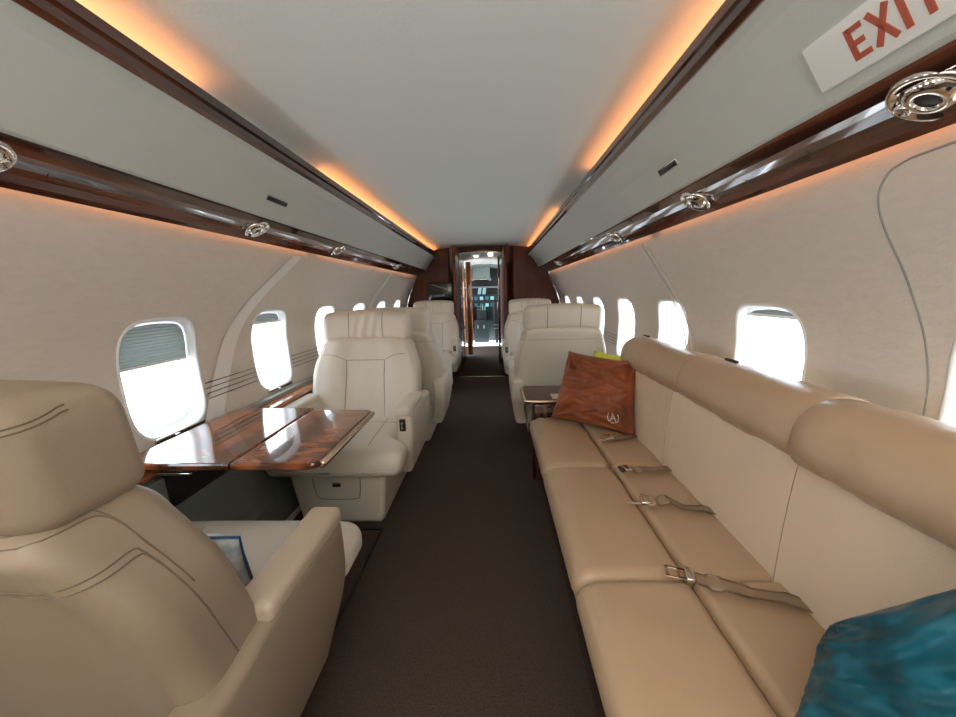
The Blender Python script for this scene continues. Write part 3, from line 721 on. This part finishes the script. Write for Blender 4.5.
# ------------------------------------------------------------------ passage beyond the doorway
struct(slab('ceiling_passage', [(-.40, 1.84), (-.2, 1.88), (.15, 1.88), (.36, 1.84), (.36, 1.93), (-.40, 1.93)], YB + .05, 8.5, CEIL))
bpy.data.objects['ceiling_passage'].name = 'ceiling.001'
struct(RB('wall_passage_right', (JR + .06, 7.15, .95), (.08, 2.6, 1.9), WOODB, r=.006))
struct(RB('wall_passage_left', (JL - .06, 6.45, .95), (.08, 1.25, 1.9), mat('galley_dark_front', (.025, .027, .028), .15), r=.006))
t = thing('galley_unit', 'dark galley cabinet with glazed doors just inside the doorway on the left', 'cabinet', (JL, 6.3, 0))
for z0, z1 in ((.15, .62), (.66, 1.12), (1.16, 1.45)):
    RB('glass_door', (-.012, .0, (z0 + z1) / 2), (.012, .8, z1 - z0 - .02), DARKG, t, r=.003)
    RB('shelf_edge', (-.004, .0, z1 - .0), (.018, .82, .018), CHROME, t, r=.004)
for i, (y, l) in enumerate(((7.12, 'reddish wooden door leaf edge on the left of the passage'), )):
    t = thing('passage_door', l, 'door', (JL + .05, y, 0)); RB('leaf', (0, 0, .93), (.10, .035, 1.80), WOODL, t, r=.008); RB('handle', (.04, -.03, 1.0), (.012, .02, .12), CHROME, t, r=.004)
t = thing('passage_door', 'dark wooden door leaf folded on the right of the passage', 'door', (JR - .045, 6.6, 0)); RB('leaf', (0, 0, .93), (.035, .75, 1.80), WOOD, t, r=.008); RB('handle', (-.025, -.2, 1.0), (.015, .03, .16), CHROME, t, r=.005); RB('hinge', (0, -.38, 1.4), (.02, .012, .2), BRASS, t, r=.003)
t = RB('ceiling_lamp', (.135, 5.93, 1.838), (.075, .10, .05), LAMPE, None, r=.015); tag(t, 'small lit yellowish lamp on the ceiling just inside the doorway', 'lamp')
RB('lamp_base', (0.135, 5.93, 1.868), (.095, .12, .016), BRASS, t, r=.004)
tag(RB('downlight', (-.12, 6.5, 1.862), (.07, .05, .01), emit('downlight_glow', (1, .95, .85), 6), None, r=.004), 'small white downlight in the passage ceiling', 'lamp')
area('entrance_daylight', (-1.2, 7.75, 1.2), (0, math.radians(-75), 0), .8, 1.5, 22, (.93, .97, 1))
struct(RB('wall_entry_left', (-1.3, 7.75, .95), (.04, 1.6, 1.95), LINING, r=.005))
# ------------------------------------------------------------------ cockpit
CY = 9.35
struct(RB('wall_cockpit_left', (-.72, 8.95, .95), (.04, 1.1, 1.95), COCK, r=.005)); struct(RB('wall_cockpit_right', (.66, 8.95, .95), (.04, 1.1, 1.95), COCK, r=.005))
struct(slab('ceiling_cockpit', [(-.72, 1.70), (-.35, 1.84), (.0, 1.88), (.3, 1.84), (.66, 1.70), (.66, 1.95), (-.72, 1.95)], 8.5, 9.6, COCK)); bpy.data.objects['ceiling_cockpit'].name = 'ceiling.002'
struct(RB('wall_nose', (0, 9.62, .95), (1.5, .04, 1.95), COCKD, r=.005))
for s, x in ((-1, JL + .015), (1, JR - .02)): struct(RB('door_%d' % (4 if s < 0 else 5), (x, 8.42, .93), (.05, .06, 1.8), WOODL if s < 0 else WOOD, r=.008))
t = thing('overhead_panel', 'grey-green overhead switch panel above the cockpit glareshield', 'panel', (-.12, 9.2, 1.66))
RB('panel', (0, 0, .07), (.44, .30, .30), COCK, t, r=.03)
RB('grab_bar', (0, -.17, -.10), (.36, .02, .02), CHROME, t, r=.006)
for x in (-.21, .0, .21): RB('vent_knob', (x, -.17, -.10 if x else .03), (.07, .04, .07) if x else (.12, .02, .03), GREYP, t, r=.02)
t = thing('windshield', 'bright cockpit windshield glimpse above the instrument panel', 'windshield', (-.12, 9.55, 1.29))
RB('frame', (0, .0, 0), (.8, .03, .26), BLACK, t, r=.01)
for x in (-.06, .06): RB('bright_pane', (x, -.02, 0), (.085, .006, .18), SCRW, t, r=.01, fn=lambda p: V((p.x + p.z * .15, p.y, p.z)))
t = thing('instrument_panel', 'dark cockpit instrument panel with glowing teal displays', 'instrument panel', (-.13, CY, 0))
RB('glareshield', (0, -.10, 1.375), (.84, .18, .035), GREYP, t, r=.012)
RB('console_body', (0, .02, .85), (.84, .10, .70), COCKD, t, r=.01)
for r_, z in enumerate((1.10, .93)):
    for x in (-.27, -.14, 0, .14, .27): RB('display', (x, -.035, z), (.085, .01, .085), SCR if (r_ + int(x * 100)) % 3 else SCRW, t, r=.006)
RB('throttle_quadrant', (0, -.17, .66), (.26, .30, .30), COCKD, t, r=.02)
for x in (-.09, -.03, .03, .09): RB('lever', (x, -.24, .86), (.018, .02, .13), SCRW if x > 0 else CHROME, t, r=.006)
RB('pedestal', (0, -.28, .30), (.36, .40, .56), COCKD, t, r=.02)
for x in (-.09, .06): RB('label_plate', (x, -.485, .42), (.03, .006, .08), GREYP, t, r=.003)
for x, l in ((-.48, 'left dark pilot seat edge at the cockpit controls'), (.30, 'right dark pilot seat edge at the cockpit controls')):
    t = thing('pilot_seat', l, 'seat', (x, 8.95, 0)); RB('backrest', (0, -.1, .75), (.30, .10, .6), BLACK, t, r=.04); RB('seat', (0, .08, .42), (.30, .34, .12), BLACK, t, r=.04); RB('base', (0, .05, .18), (.2, .26, .36), BLACK, t, r=.02)
